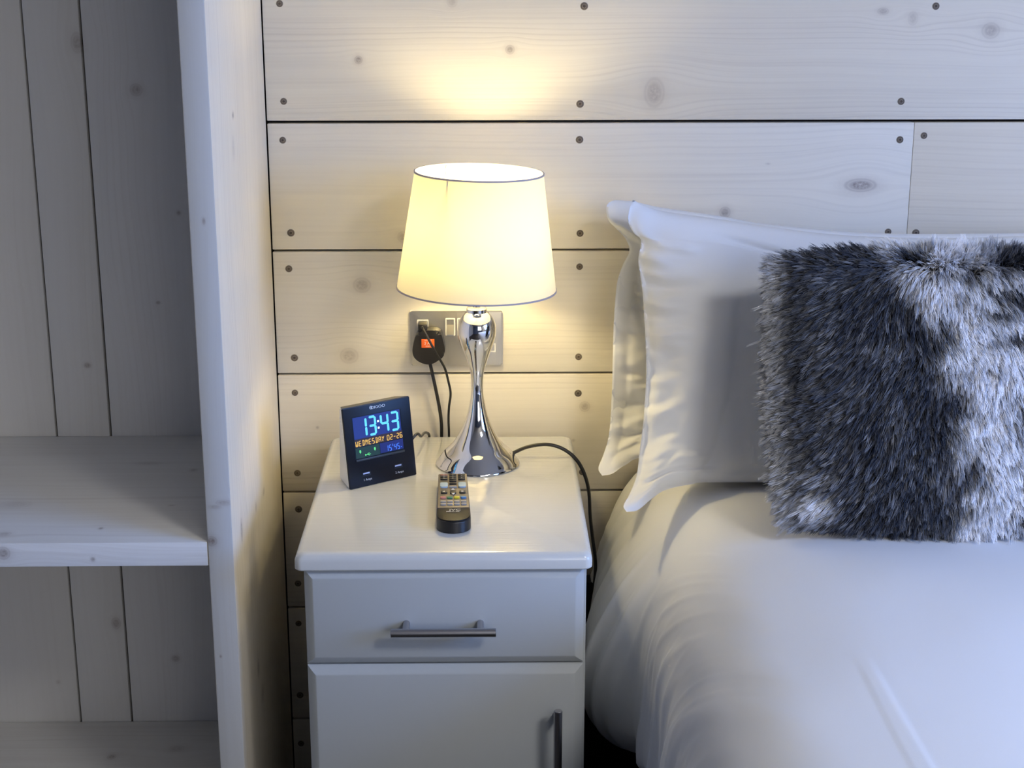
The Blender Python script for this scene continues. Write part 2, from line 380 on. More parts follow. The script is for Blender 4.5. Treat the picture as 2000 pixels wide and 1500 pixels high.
def bm_cyl(bm, a, b, r, seg=20, bev=.0006):
    a, b = Vector(a), Vector(b); t = (b-a).normalized(); N = t.orthogonal().normalized(); B = t.cross(N); L_ = (b-a).length
    prof = [(r-bev, 0), (r, bev), (r, L_-bev), (r-bev, L_)]
    R = [[bm.verts.new(a+t*d+N*(q*math.cos(2*PI*k/seg))+B*(q*math.sin(2*PI*k/seg))) for k in range(seg)] for q, d in prof]
    for c, d in zip(R, R[1:]):
        for k in range(seg): bm.faces.new((c[k], c[(k+1) % seg], d[(k+1) % seg], d[k]))
    bm.faces.new(R[0][::-1]); bm.faces.new(R[-1])
yf = BYF-.019; yb = yf-.030
pl, pr = at(763, 1237, yb), at(969, 1237, yb); zb = pl.z
bm_cyl(hb, (pl.x, yb, zb), (pr.x, yb, zb), .0056)
for px_ in (793, 938):
    xx = at(px_, 1230, (yf+yb)/2).x; bm_cyl(hb, (xx, yf, zb), (xx, yb+.002, zb), .0046)
from_bm('handle', hb, M_handle, drawer)
hb = bmesh.new(); pt = at(1090, 1388, yb)
bm_cyl(hb, (pt.x, yb, pt.z), (pt.x, yb, pt.z-.136), .0056)
for zz in (pt.z-.02, pt.z-.116): bm_cyl(hb, (pt.x, yf, zz), (pt.x, yb+.002, zz), .0046)
from_bm('handle', hb, M_handle, door)

# ------------------------------------------------------------------ wall socket
sk = thing('wall_socket', (-.0488, 0, .7252), 'brushed steel double wall socket with two rocker switches, behind the lamp', 'wall socket')
X0, X1, Z0, Z1 = -.1205, .0240, .7262, .8145
prism('back_rim', rrect(X0-.0006, X1+.0006, Z0-.0006, Z1+.0006, .003), FRONT, 0.0003, .0022, M_whiteplastic, sk)
prism('faceplate', rrect(X0, X1, Z0, Z1, .003), FRONT, .0023, .0062, M_brushed, sk, .0025)
SY = -.0062
def sp_(x, y): p = at(x, y, SY); return p.x, p.z
def frame_prism(name, x0, y0, x1, y1, wdt, d, m, parent, r=.0015):
    a = sp_(x0, y1); b = sp_(x1, y0)
    bm = bmesh.new(); o = rrect(a[0], b[0], a[1], b[1], r, 4); i = rrect(a[0]+wdt, b[0]-wdt, a[1]+wdt, b[1]-wdt, r*.5, 4); n = len(o)
    def ring(P, dd): return [bm.verts.new((u, -dd, v)) for u, v in P]
    A, B, C_, D_ = ring(o, .0060), ring(o, .0060+d), ring(i, .0060+d), ring(i, .0060)
    for P, Q in ((A, B), (B, C_), (C_, D_), (D_, A)):
        for k in range(n): bm.faces.new((P[k], P[(k+1) % n], Q[(k+1) % n], Q[k]))
    return from_bm(name, bm, m, parent)
for xa, xb in ((870.2, 889), (893, 911.8)):
    f = frame_prism('switch_frame', xa, 621, xb, 655.3, .0020, .0013, M_whiteplastic, sk)
    a = sp_(xa+2.8, 652.4); b = sp_(xb-2.8, 624)
    bm = bmesh.new(); zm = a[1]*.35+b[1]*.65
    prof = [(b[1], .0062), (b[1], .0088), (zm, .0075), (a[1], .0105), (a[1], .0062)]
    L1 = [bm.verts.new((a[0], -d, z)) for z, d in prof]; L2 = [bm.verts.new((b[0], -d, z)) for z, d in prof]
    for k in range(5): bm.faces.new((L1[k], L1[(k+1) % 5], L2[(k+1) % 5], L2[k]))
    bm.faces.new(L1); bm.faces.new(L2[::-1]); from_bm('rocker_switch', bm, M_brushed, sk, auto=20)
for xa in (814.8, 943):
    u = frame_prism('charging_port', xa, 624.2, xa+21.8, 641, .0022, .0011, M_whiteplastic, sk)
    a = sp_(xa+3, 638.2); b = sp_(xa+18.6, 627)
    box('port_recess', a[0], b[0], -.0066, -.0060, a[1], b[1], M_black, u)
for cx_, cz_, wv, hv in ((936, 660, 5, 11), (922, 679, 9, 7), (957, 679, 16, 11)):
    f = frame_prism('pin_slot', cx_-wv/2-3, cz_-hv/2-3, cx_+wv/2+3, cz_+hv/2+3, .0018, .0008, M_whiteplastic, sk, .001)

# UK plug and its cable
pg = thing('mains_plug', (at(837, 677, -.02).x, -.02, at(837, 677, -.02).z), 'black three-pin mains plug with orange fuse label in the left half of the wall socket', 'plug')
PYF = -.034
out_px = [(826,644.5),(832,643),(850,643),(858,645.5),(862.5,651),(866,664),(869,678),(868.6,688),(864,696),(857,701),(849,706),(840,709),(831,708.5),(820,704.5),(811.5,698),(807,690),(806,680),(808,668),(811.5,656),(816,648.5)]
P2 = [(at(x, y, -.025).x, at(x, y, -.025).z) for x, y in out_px][::-1]
sm = spline([(a, b, 0) for a, b in P2+[P2[0]]], 3)[:-1]
prism('plug_body', [(v.x, v.y) for v in sm], FRONT, .0085, -PYF, M_black, pg, .006)
a, b = at(823.3, 679.3, PYF), at(848.3, 662, PYF)
M_orange = mat('orange_label', (.80, .13, .015), .45)
lab = box('fuse_label', a.x, b.x, PYF-.0004, PYF+.0005, a.z, b.z, M_orange, pg)
tag(lab, 'orange fuse rating label')
def text(name, body, size, Mx, m, parent, ext=.0001, align='CENTER', sx=1.0):
    c = bpy.data.curves.new(name, 'FONT'); c.body = body; c.size = size; c.extrude = ext; c.align_x = align; c.align_y = 'CENTER'
    o = bpy.data.objects.new(name, c); COL.objects.link(o); bpy.context.view_layer.update()
    me = bpy.data.meshes.new_from_object(o.evaluated_get(bpy.context.evaluated_depsgraph_get()))
    bpy.data.objects.remove(o)
    me.transform(Mx @ Matrix.Diagonal((sx, 1, 1, 1))); me.materials.clear(); me.materials.append(m)
    q = bpy.data.objects.new(name, me); COL.objects.link(q); return adopt(q, parent)
M_print = mat('pale_print', (.75, .72, .66), .6)
def fr(x, y, Y): p = at(x, y, Y); return Matrix.Translation(p) @ FRONT.to_3x3().to_4x4()
text('lettering', '3 A', .0062, fr(834, 671, PYF-.0006), M_print, lab)
text('lettering', 'SUITABLE', .0026, fr(836, 665, PYF-.0006), M_print, lab)
text('lettering', 'FUSED', .0026, fr(836, 676.5, PYF-.0006), M_print, lab)
tube('power_cord', [at(839,706,-.024), at(844,728,-.024), at(851,760,-.026), at(858,795,-.022), at(862,825,-.018), at(862.5,850,-.016), at(862,890,-.014), at(862,960,-.013), at(860,1010,-.012)], .0027, M_black, pg)
# USB plug
ub = thing('charger_plug', (at(825, 636, -.02).x, -.015, at(825, 636, -.02).z), 'small black charging plug with thin cable, above the mains plug', 'plug')
a, b = at(817, 645.5, -.018), at(834.8, 629.5, -.018)
box('plug_body', a.x, b.x, -.032, -.0072, a.z, b.z, M_black, ub, .0015, 3)
tube('cable', [at(824,639,-.031), at(826,642,-.044), at(833,655,-.047), at(842,672,-.048), at(852,690,-.046), at(861,705,-.040), at(869,720,-.032), at(875,742,-.028), at(880,768,-.027), at(877,795,-.022), at(876,820,-.018), at(877,850,-.016), at(877,900,-.014), at(876,1000,-.012)], .0019, M_black, ub)

# ------------------------------------------------------------------ table lamp
LX, LY = -.0150, -.1735
lamp = thing('table_lamp', (LX, LY, NZ), 'lit table lamp with cream drum shade and curvy chrome base on the bedside cabinet', 'lamp')
sil = [(905,82),(903,82),(884,68),(868,51),(852,39.5),(836,30.5),(820,24),(804,18.7),(788,15.2),(772,12.6),(759,11.3),(740,11.9),(724,14),(708,18.7),(692,24.3),(676,30.8),(660,35.8),(647,37.6),(634,36.8),(624,33.6),(616,28.5),(611,23.5)]
def zr(y, hwpx):
    p = at(1000, y, LY); zc = (p-CAM).dot(FW); return (hwpx*zc/FPX, p.z)
pr_ = [zr(y, h) for y, h in sil]; pr_ = [(r, max(z, NZ+.0005)) for r, z in pr_]
pts = spline([(r, z, 0) for r, z in pr_[1:]], 5)
prof = [(.001, NZ+.001), (pr_[0][0]-.001, NZ+.0004), (pr_[0][0], NZ+.0012), (pr_[0][0]-.0003, NZ+.0028)]+[(p.x, p.y) for p in pts if p.y > NZ+.004]
base_ = lathe('lamp_base', prof, LX, LY, M_chrome, lamp, 128)
zt = prof[-1][1]; rt = prof[-1][0]
lathe('collar', [(rt+.0002, zt-.0004), (.0195*.8, zt+.001), (.0150, zt+.0015), (.0152, zt+.0068), (.0138, zt+.0085), (.0085, zt+.0092), (.006, zt+.0095)], LX, LY, M_chrome, lamp, 64)
lathe('stem', [(.0056, zt+.009), (.0056, .918), (.001, .918)], LX, LY, M_chrome, lamp, 32)
lathe('bulb_holder', [(.0056, .905), (.013, .906), (.0135, .908), (.0135, .938), (.011, .942), (.004, .943)], LX, LY, M_whiteplastic, lamp, 32)
TILT = Matrix.Translation((LX, LY, .889)) @ Matrix.Rotation(math.radians(1.6), 4, 'Y') @ Matrix.Translation((-LX, -LY, -.889))
def shade_mat():
    m = bpy.data.materials.new('cream_shade_fabric'); m.use_nodes = True; nt = m.node_tree; nt.nodes.clear(); L = nt.links.new
    o = nt.nodes.new('ShaderNodeOutputMaterial'); d = nt.nodes.new('ShaderNodeBsdfDiffuse'); t = nt.nodes.new('ShaderNodeBsdfTranslucent'); mx = nt.nodes.new('ShaderNodeMixShader')
    d.inputs[0].default_value = (.78, .72, .58, 1); t.inputs[0].default_value = (.80, .74, .44, 1); mx.inputs[0].default_value = .165
    tc = nt.nodes.new('ShaderNodeTexCoord'); n = nt.nodes.new('ShaderNodeTexNoise'); n.inputs['Scale'].default_value = 900; bp = nt.nodes.new('ShaderNodeBump'); bp.inputs['Strength'].default_value = .15; bp.inputs['Distance'].default_value = .0005
    L(tc.outputs['Object'], n.inputs[0]); L(n.outputs[0], bp.inputs['Height']); L(bp.outputs[0], d.inputs['Normal'])
    L(d.outputs[0], mx.inputs[1]); L(t.outputs[0], mx.inputs[2]); L(mx.outputs[0], o.inputs[0]); return m
M_shade = shade_mat(); M_trim = mat('grey_shade_trim', (.42, .38, .40), .6)
ZB, ZT, RB, RTOP = .8875, 1.0545, .1150, .0915
sh = lathe('lamp_shade', [(RB, ZB), (RTOP, ZT)], LX, LY, M_shade, lamp, 128, TILT)
def ring_prof(R, z, r, hh): return [(R-r, z-hh), (R+r, z-hh), (R+r, z+hh), (R-r, z+hh)]
lathe('trim_ring', ring_prof(RB+.0001, ZB, .0009, .0012), LX, LY, M_trim, sh, 128, TILT, True)
lathe('trim_ring', ring_prof(RTOP+.0001, ZT, .0009, .0012), LX, LY, M_trim, sh, 128, TILT, True)
M_wire = mat('white_wire', (.7, .68, .62), .4)
sf = tube('shade_frame', [(LX+.014*math.cos(t*PI/12), LY+.014*math.sin(t*PI/12), .940) for t in range(25)], .0012, M_wire, lamp, 6, 1)
for ang in (242, 2, 122):
    a = math.radians(ang); c, s = math.cos(a), math.sin(a)
    tube('strut', [TILT @ Vector((LX+RTOP*.985*c, LY+RTOP*.985*s, ZT-.002)), TILT @ Vector((LX+RTOP*.97*c, LY+RTOP*.97*s, ZT-.016)), Vector((LX+.05*c, LY+.05*s, .985)), Vector((LX+.0145*c, LY+.0145*s, .940))], .0011, M_wire, sf, 6, 6)
M_bulb = mat('lit_bulb', (1, .9, .7), .4, emit=(1, .82, .42), es=BULB)
bz = .942
lathe('bulb', [(.0095, bz), (.0105, bz+.008), (.0165, bz+.020), (.0205, bz+.034), (.0195, bz+.046), (.013, bz+.056), (.005, bz+.0595), (.0003, bz+.060)], LX, LY, M_bulb, lamp, 32)
tube('power_cord', [at(990,893,-.150), at(1000,886,-.150), at(1030,873,-.15), at(1068,868,-.15), at(1100,877,-.15), at(1125,897,-.15), at(1141,925,-.145), at(1150,960,-.13), at(1153,1010,-.11), at(1158,1055,-.09), at(1163,1100,-.08), at(1160,1150,-.085), at(1150,1240,-.085)], .0028, M_black, lamp)

# ------------------------------------------------------------------ digital clock
BL = Vector((-.195, -.289, .62)); al = math.radians(35.45); lean = math.radians(8)
E1 = Vector((math.cos(al), math.sin(al), 0)); BK = Vector((-math.sin(al), math.cos(al), 0))
UPc = Vector((0, 0, 1))*math.cos(lean)+BK*math.sin(lean); NRM = E1.cross(UPc)      # towards the viewer
CW, CH = .1117, .116
O = BL + Vector((0, 0, .0006)) - NRM*0
CM = Matrix(((E1.x, UPc.x, NRM.x, O.x), (E1.y, UPc.y, NRM.y, O.y), (E1.z, UPc.z, NRM.z, O.z), (0, 0, 0, 1)))
ck = thing('alarm_clock', (-.15, -.24, NZ), 'black digital alarm clock with a coloured lit display, leaning back on the cabinet top', 'clock')
prism('front_panel', rrect(0, CW, 0, CH, .0012, 3), CM, -.0035, 0, M_blackgloss, ck, .0004)
# white wedge shaped body behind, tapering to the back, with ribs on its sides
bm = bmesh.new()
def wv(u, v, d): return CM @ Vector((u, v, -d))
A_ = [bm.verts.new(wv(u, v, .0036)) for u, v in ((.0004, .0), (CW-.0004, .0), (CW-.0004, CH-.0004), (.0004, CH-.0004))]
base_pt = lambda u: BL + E1*u + BK*.052 + Vector((0, 0, .0006))
B_ = [bm.verts.new(base_pt(.013)), bm.verts.new(base_pt(CW-.013)), bm.verts.new(wv(CW-.009, CH-.002, .024)), bm.verts.new(wv(.009, CH-.002, .024))]
for k in range(4): bm.faces.new((A_[k], A_[(k+1) % 4], B_[(k+1) % 4], B_[k]))
bm.faces.new(A_); bm.faces.new(B_[::-1])
bmesh.ops.bevel(bm, geom=list(bm.edges), offset=.0012, segments=2, affect='EDGES')
from_bm('housing', bm, M_whiteplastic, ck)
mt = bmesh.new()
T = [mt.verts.new(v) for v in (wv(.0006, CH-.0002, .001), wv(CW-.0006, CH-.0002, .001), wv(CW-.010, CH-.0012, .0225), wv(.010, CH-.0012, .0225))]
T2 = [mt.verts.new(v.co+UPc*.0012) for v in T]
for k in range(4): mt.faces.new((T[k], T[(k+1) % 4], T2[(k+1) % 4], T2[k]))
mt.faces.new(T); mt.faces.new(T2)
from_bm('top_cover', mt, mat('dark_top_plastic', (.05, .048, .045), .35), ck)
ribs = bmesh.new()
for k in range(20):
    v = .012+k*.0047; dd = .014+.5*.0
    for u0, d in ((.0058, .016),):
        c = CM @ Vector((.0052+.004*(1-v/CH), v, -.020)); 
        a = CM @ Vector((.0030, v, -.012)); b = c
        bm_cyl(ribs, a, b, .0009, 6, .0001)
o = from_bm('grip_rib', ribs, M_whiteplastic, ck); tag(o, kind='stuff')
def em(name, c, s): return mat(name, tuple(x*.2 for x in c), .4, emit=c, es=s)
E_blue = em('display_blue', (.004, .018, .20), .9); E_cy = em('digit_cyan', (.13, .66, 1), .95); E_white = em('colon_white', (.75, .85, 1), 1.0)
E_brown = em('display_brown', (.05, .010, .003), .25); E_amber = em('text_amber', (.80, .48, .08), .85); E_green = em('display_green', (.004, .03, .010), .7)
E_g2 = em('icon_green', (.12, .75, .22), .9); E_b2 = em('display_deep_blue', (.004, .008, .14), .8); E_b3 = em('digit_blue', (.06, .20, .95), .9)
scr = prism('display', [(x*CW, y*CH) for x, y in ((.115, .350), (.850, .350), (.850, .876), (.115, .876))], CM, -.0005, .0002, M_blackgloss, ck)
def pane(nm, u0, u1, v0, v1, m): return prism(nm, [(u0*CW, v0*CH), (u1*CW, v0*CH), (u1*CW, v1*CH), (u0*CW, v1*CH)], CM, .00005, .0004, m, scr)
pane('display_pane', .129, .832, .600, .870, E_blue)
pane('display_pane', .129, .845, .500, .5985, E_brown)
pane('display_pane', .129, .486, .359, .492, E_green)
pane('display_pane', .492, .840, .366, .492, E_b2)
prism('ledge', [(x*CW, y*CH) for x, y in ((.125, .322), (.85, .322), (.85, .348), (.125, .348))], CM, 0, .0012, mat('dark_ledge', (.02, .025, .03), .4), ck, .0003)
def strokes(nm, segs, m, wd, h0=.0004, h1=.0007, trap=.5):
    bm = bmesh.new()
    for (a, b, c, d) in segs:
        p, q = Vector((a, b)), Vector((c, d)); t = (q-p).normalized(); nrm = Vector((-t.y, t.x)); hwd = wd/2
        P = [p, p+t*hwd*trap*1.6+nrm*hwd, q-t*hwd*trap*1.6+nrm*hwd, q, q-t*hwd*trap*1.6-nrm*hwd, p+t*hwd*trap*1.6-nrm*hwd]
        lo = [bm.verts.new(CM @ Vector((v.x, v.y, h0))) for v in P]; hi = [bm.verts.new(CM @ Vector((v.x, v.y, h1))) for v in P]
        bm.faces.new(hi); bm.faces.new(lo[::-1])
        for k in range(6): bm.faces.new((lo[k], lo[(k+1) % 6], hi[(k+1) % 6], hi[k]))
    return from_bm(nm, bm, m, scr, smooth=False)
SEG = {'0': 'abcdef', '1': 'bc', '2': 'abged', '3': 'abgcd', '4': 'fgbc', '5': 'afgcd', '6': 'afgedc', '-': 'g', 'E': 'afged', 'S': 'afgcd', 'D': 'abcdjk', 'A': 'efabcg',
       'W': 'fedcmn', 'N': 'efbcpq', 'Y': 'rsk', 'C': 'afed', '%': 'r', }
def char(ch, x0, x1, y0, y1):
    xm, ym = (x0+x1)/2, (y0+y1)/2; g = .0
    D = {'a': (x0, y1, x1, y1), 'b': (x1, ym, x1, y1), 'c': (x1, y0, x1, ym), 'd': (x0, y0, x1, y0), 'e': (x0, y0, x0, ym), 'f': (x0, ym, x0, y1), 'g': (x0, ym, x1, ym),
         'j': (xm*.6+x0*.4, ym, xm*.6+x0*.4, y1), 'k': (xm*.6+x0*.4, y0, xm*.6+x0*.4, ym), 'm': (xm, y0, xm, ym), 'n': (x1, ym, x1, y1), 'p': (xm, ym, xm, y1), 'q': (x0, y1, xm, y1), 'r': (x0, y1, xm, ym), 's': (xm, ym, x1, y1)}
    return [D[c] for c in SEG[ch]]
def segtext(nm, s, u0, u1, v0, v1, m, wd, gapf=.35):
    n = len(s); cw = (u1-u0)/(n-gapf); out = []
    for i, c in enumerate(s):
        if c == ' ': continue
        a = u0+i*cw; out += char(c, (a)*CW+wd/2, (a+cw*(1-gapf))*CW-wd/2, v0*CH+wd/2, v1*CH-wd/2)
    return strokes(nm, out, m, wd)
BW = .0034
for s, a, b in (('1', .235, .330), ('3', .348, .468), ('4', .527, .655), ('3', .680, .806)):
    strokes('digit', [ (q[0], q[1], q[2], q[3]) for q in char(s, a*CW+BW/2, b*CW-BW/2, .609*CH+BW/2, .857*CH-BW/2)], E_cy, BW)
for v in (.773, .690): prism('colon_dot', [((.498+a)*CW, (v+b)*CH) for a, b in ((-.014, -.013), (.014, -.013), (.014, .013), (-.014, .013))], CM, .0004, .0007, E_white, scr)
segtext('date_text', 'WEDNESDAY', .136, .566, .507, .577, E_amber, .00105, .22)
segtext('date_text', '02-26', .604, .838, .507, .577, E_amber, .00105, .22)
segtext('small_digit', '15', .575, .660, .372, .450, E_b3, .0010, .25)
segtext('small_digit', '45', .700, .785, .372, .450, E_b3, .0010, .25)
segtext('small_digit', 'C', .672, .692, .428, .452, E_b3, .0006, .1)
segtext('small_digit', '%', .800, .830, .372, .405, E_b3, .0007, .0)
for u in (.195, .412): prism('indicator', [((u+a)*CW, (.440+b)*CH) for a, b in ((0, -.024), (.013, -.006), (.010, .020), (-.010, .020), (-.013, -.006))], CM, .0004, .0007, E_g2, scr)
strokes('usb_symbol', [(.268*CW, .388*CH, .346*CW, .390*CH), (.290*CW, .389*CH, .312*CW, .404*CH), (.312*CW, .404*CH, .330*CW, .404*CH), (.300*CW, .389*CH, .318*CW, .376*CH), (.318*CW, .376*CH, .332*CW, .377*CH)], E_g2, .0007)
prism('usb_symbol', [((.270+.011*math.cos(t*PI/4))*CW, (.388+.011*math.sin(t*PI/4))*CH) for t in range(8)], CM, .0004, .0007, E_g2, scr)
M_silver = mat('silver_print', (.60, .62, .64), .35, .3)
def cmt(u, v, d=.0002): return CM @ Matrix.Translation((u*CW, v*CH, d))
text('lettering', 'DIGOO', .0056, cmt(.520, .951), M_silver, ck, sx=1.25)
lathe('logo', [(.0018, .0), (.0024, .0), (.0024, .0003), (.0018, .0003)], 0, 0, M_silver, ck, 20, cmt(.413, .956, .0), True)
lathe('logo', [(.0006, .0), (.0011, .0), (.0011, .0003), (.0006, .0003)], 0, 0, M_silver, ck, 16, cmt(.413, .956, .0), True)
for u0, u1, vc, s in ((.197, .320, .152, '1 Amps'), (.676, .800, .160, '2 Amps')):
    pt_ = prism('charging_port', [(a*CW, b*CH) for a, b in ((u0, vc-.026), (u1, vc-.026), (u1, vc+.024), (u0, vc+.024))], CM, -.0005, .0003, mat('port_black', (.004, .004, .005), .3), ck)
    prism('port_tongue', [(a*CW, b*CH) for a, b in ((u0+.008, vc), (u1-.02, vc), (u1-.02, vc+.017), (u0+.008, vc+.017))], CM, .0003, .0008, mat('port_tongue', (.50, .55, .72), .3, .5), pt_)
    text('lettering', s, .0046, cmt((u0+u1)/2+.008, .081), M_silver, ck)
tube('power_cord', [Vector((-.150, -.215, .645)), Vector((-.128, -.205, .646)), at(812,849,-.195), at(822,852,-.165), at(828,846,-.12), at(833,845,-.07), at(838,850,-.028), at(838,870,-.018), at(838,960,-.015)], .0021, M_black, ck)

# ------------------------------------------------------------------ remote control
rm = thing('remote_control', (-.047, -.36, NZ), 'black and grey television remote with coloured buttons, on the cabinet in front of the lamp', 'remote control')
far_l, far_r = atz(855, 922, .640), atz(913, 924, .640)
axis_t = Vector((-.0502, -.272)); axis_b = Vector((-.0449, -.462))
dv = (axis_b-axis_t); RL = dv.length; dv.normalize()
RMx = Matrix(((-dv.y, -dv.x, 0, axis_b.x), (dv.x, -dv.y, 0, axis_b.y), (0, 0, 1, NZ), (0, 0, 0, 1)))   # local x right, y away
if (RMx @ Vector((1, 0, 0))-RMx @ Vector((0, 0, 0))).x < 0: raise ValueError('remote axes')
def outline(y0, y1, w0, w1, rnd, n=10):
    out = []
    for k in range(n+1):                                    # rounded near end
        a = PI+PI*k/n; out.append((w0*math.cos(a), y0+rnd+rnd*math.sin(a)))
    out += [(w1, y1-.003), (w1-.003, y1), (-w1+.003, y1), (-w1, y1-.003)]
    return out
MR = RMx
prism('body', outline(0, RL, .0228, .0205, .022), MR, .0006, .0165, M_black, rm, .002)
cap = prism('battery_cover', outline(.0015, .050, .0220, .0222, .021), MR, .0150, .0182, mat('gloss_black_cap', (.004, .004, .004), .5, spec=.25), rm, .001)
M_face = mat('bronze_grey_face', (.17, .15, .125), .38, .35)
prism('faceplate', [(-.0214, .051), (.0214, .051), (.0203, RL-.003), (.0185, RL-.0012), (-.0185, RL-.0012), (-.0203, RL-.003)], MR, .0150, .0184, M_face, rm, .0008)
def btn(cx_, cy_, w_, h_, m, lab=None, hh=.0206):
    b = prism('button', rrect(cx_-w_/2, cx_+w_/2, cy_-h_/2, cy_+h_/2, min(w_, h_)*.3, 3), MR, .0180, hh, m, rm, .0004)
    if lab: tag(b, lab)
    return b
B_blk = mat('button_black', (.012, .012, .012), .4); B_grey = mat('button_grey', (.30, .29, .27), .45); B_blue_ = mat('button_pale_blue', (.36, .47, .56), .4)
# image rows -> local y, from photograph rows on the face plane
def ry(py): return (Vector((0, atz(888, py, NZ+.0195).y))-Vector((0, axis_b.y))).y
for i, py in enumerate((927.5, 931.5, 935.2)):
    for x in (-.0125, 0, .0125):
        m = B_blk if (i or x > -.01) else mat('button_power', (.36, .20, .13), .5)
        btn(x, ry(py), .0100, .0042, m)
        tn = btn(x, ry(py)+.0008, .0020, .0012, M_print, hh=.0209); tn.name = 'number_mark'
btn(0, ry(939), .0100, .0036, B_blk); btn(0, ry(944.5), .0100, .0040, B_blk); btn(0, ry(950.5), .0104, .0046, B_grey)
for x in (-.0125, .0128): btn(x, ry(947), .0108, .0185, B_blue_, 'pale blue rocker button')
for x in (-.0125, .0128): btn(x, ry(961), .0090, .0080, B_blk)
btn(0, ry(961), .0085, .0120, B_blk)
def tri(cx_, cy_, dx, dy, r=.0022):
    P = [(cx_+dx*r, cy_+dy*r*1.4), (cx_-dx*r*.6-dy*r, cy_-dy*r*.8+dx*r), (cx_-dx*r*.6+dy*r, cy_-dy*r*.8-dx*r)]
    a = sum(P[i][0]*P[(i+1) % 3][1]-P[(i+1) % 3][0]*P[i][1] for i in range(3))
    prism('arrow_mark', P if a > 0 else P[::-1], MR, .0200, .0209, M_print, rm)
tri(0, ry(956.5), 0, 1); tri(0, ry(965.5), 0, -1); tri(-.0125, ry(961), -1, 0); tri(.0128, ry(961), 1, 0)
for x, c, lb in ((-.0138, (.50, .20, .17), 'dusty red'), (-.0046, (.04, .19, .10), 'green'), (.0047, (.55, .50, .02), 'yellow'), (.0139, (.06, .20, .45), 'blue')):
    btn(x, ry(971.5), .0076, .0056, mat('button_'+lb.replace(' ', '_'), c, .45), lb+' button')
for py in (979.5, 984.5):
    for x in (-.0138, -.0046, .0047, .0139): btn(x, ry(py), .0076, .0044 if py < 980 else .0050, B_grey)
Rt = RMx.to_3x3().to_4x4()
text('lettering', 'JVC', .0088, Matrix.Translation(RMx @ Vector((.0020, ry(994.5), .0186))) @ Rt, M_print, rm, sx=1.15)
text('lettering', 'RM-C', .0040, Matrix.Translation(RMx @ Vector((-.0010, ry(997.8), .0186))) @ Rt, M_print, rm, sx=1.9)

# ------------------------------------------------------------------ bed, duvet
bed = thing('bed', (1.0, -1.05, 0), 'low black bed base under the white bedding, right of the bedside cabinet', 'bed')
box('bed_base', .30, 1.74, -2.02, -.07, .06, .30, M_bedbase, bed, .01, 2)
box('head_rail', .145, 1.85, -.045, -.012, .03, .372, M_bedbase, bed, .003, 2)
box('mattress', .27, 1.76, -2.02, -.075, .302, .565, mat('mattress_ticking', (.6, .6, .6), .9), bed, .04, 4)
for x in (.36, 1.68):
    for y in (-.15, -1.95): lathe('leg', [(.001, .001), (.02, .001), (.025, .058), (.001, .058)], x, y, M_black, bed, 16)

def vn(x, y, z=0.): return noise.noise(Vector((x, y, z)))
def sstep(a, b, x):
    t = min(1, max(0, (x-a)/(b-a))); return t*t*(3-2*t)
prof_pts = [(1.90, .30), (1.90, .45), (1.84, .56), (1.72, .605), (1.5, .617), (1.1, .621), (.80, .622), (.60, .621), (.46, .618), (.37, .610), (.305, .597), (.258, .572), (.225, .537), (.200, .492), (.184, .440), (.173, .385), (.170, .330), (.178, .295), (.205, .272), (.25, .266)]
PP = spline([(x, z, 0) for x, z in prof_pts], 40)
# resample by arc length, denser on the visible left
cum = [0]
for a, b in zip(PP, PP[1:]): cum.append(cum[-1]+(b-a).length)
tot = cum[-1]
def samp(s):
    import bisect
    i = min(max(bisect.bisect(cum, s)-1, 0), len(PP)-2); t = (s-cum[i])/(cum[i+1]-cum[i]); return PP[i].lerp(PP[i+1], t)
NU = 440; us = []
for i in range(NU+1):
    us.append(tot*.42*i/40 if i <= 40 else tot*(.42+.58*(i-40)/(NU-40)))
ys = [-.028-.0045*j for j in range(0, 300)]+[-.028-.0045*300-.02*j for j in range(1, 33)]
c1a, c1b = atz(1612, 1190, .622), atz(1785, 1500, .622); c2a, c2b = atz(1690, 1262, .622), atz(1832, 1500, .622)
def crease(x, y, a, b, wd, amp):
    d = Vector((b.x-a.x, b.y-a.y)); L_ = d.length; d /= L_; v = Vector((x-a.x, y-a.y)); t = v.dot(d)/L_; s = v.x*d.y-v.y*d.x
    f = sstep(-.1, .25, t); return amp*f*math.exp(-(s/wd)**2) if t > -.1 else 0
def step_c(x, y, a, b, amp, wd):
    d = Vector((b.x-a.x, b.y-a.y)); L_ = d.length; d /= L_; v = Vector((x-a.x, y-a.y)); t = v.dot(d)/L_; s = (v.x*d.y-v.y*d.x)
    if abs(s) > .12: return 0
    f = sstep(-.05, .3, t); return amp*f*(sstep(-wd, wd, s))*math.exp(-max(0, s)/.045)
V = []; 
samples = [samp(u) for u in us]; Ns = []
for i in range(NU+1):
    a = samples[max(i-1, 0)]; b = samples[min(i+1, NU)]; t = (b-a).normalized(); Ns.append(Vector((t.y, -t.x)) * (1))
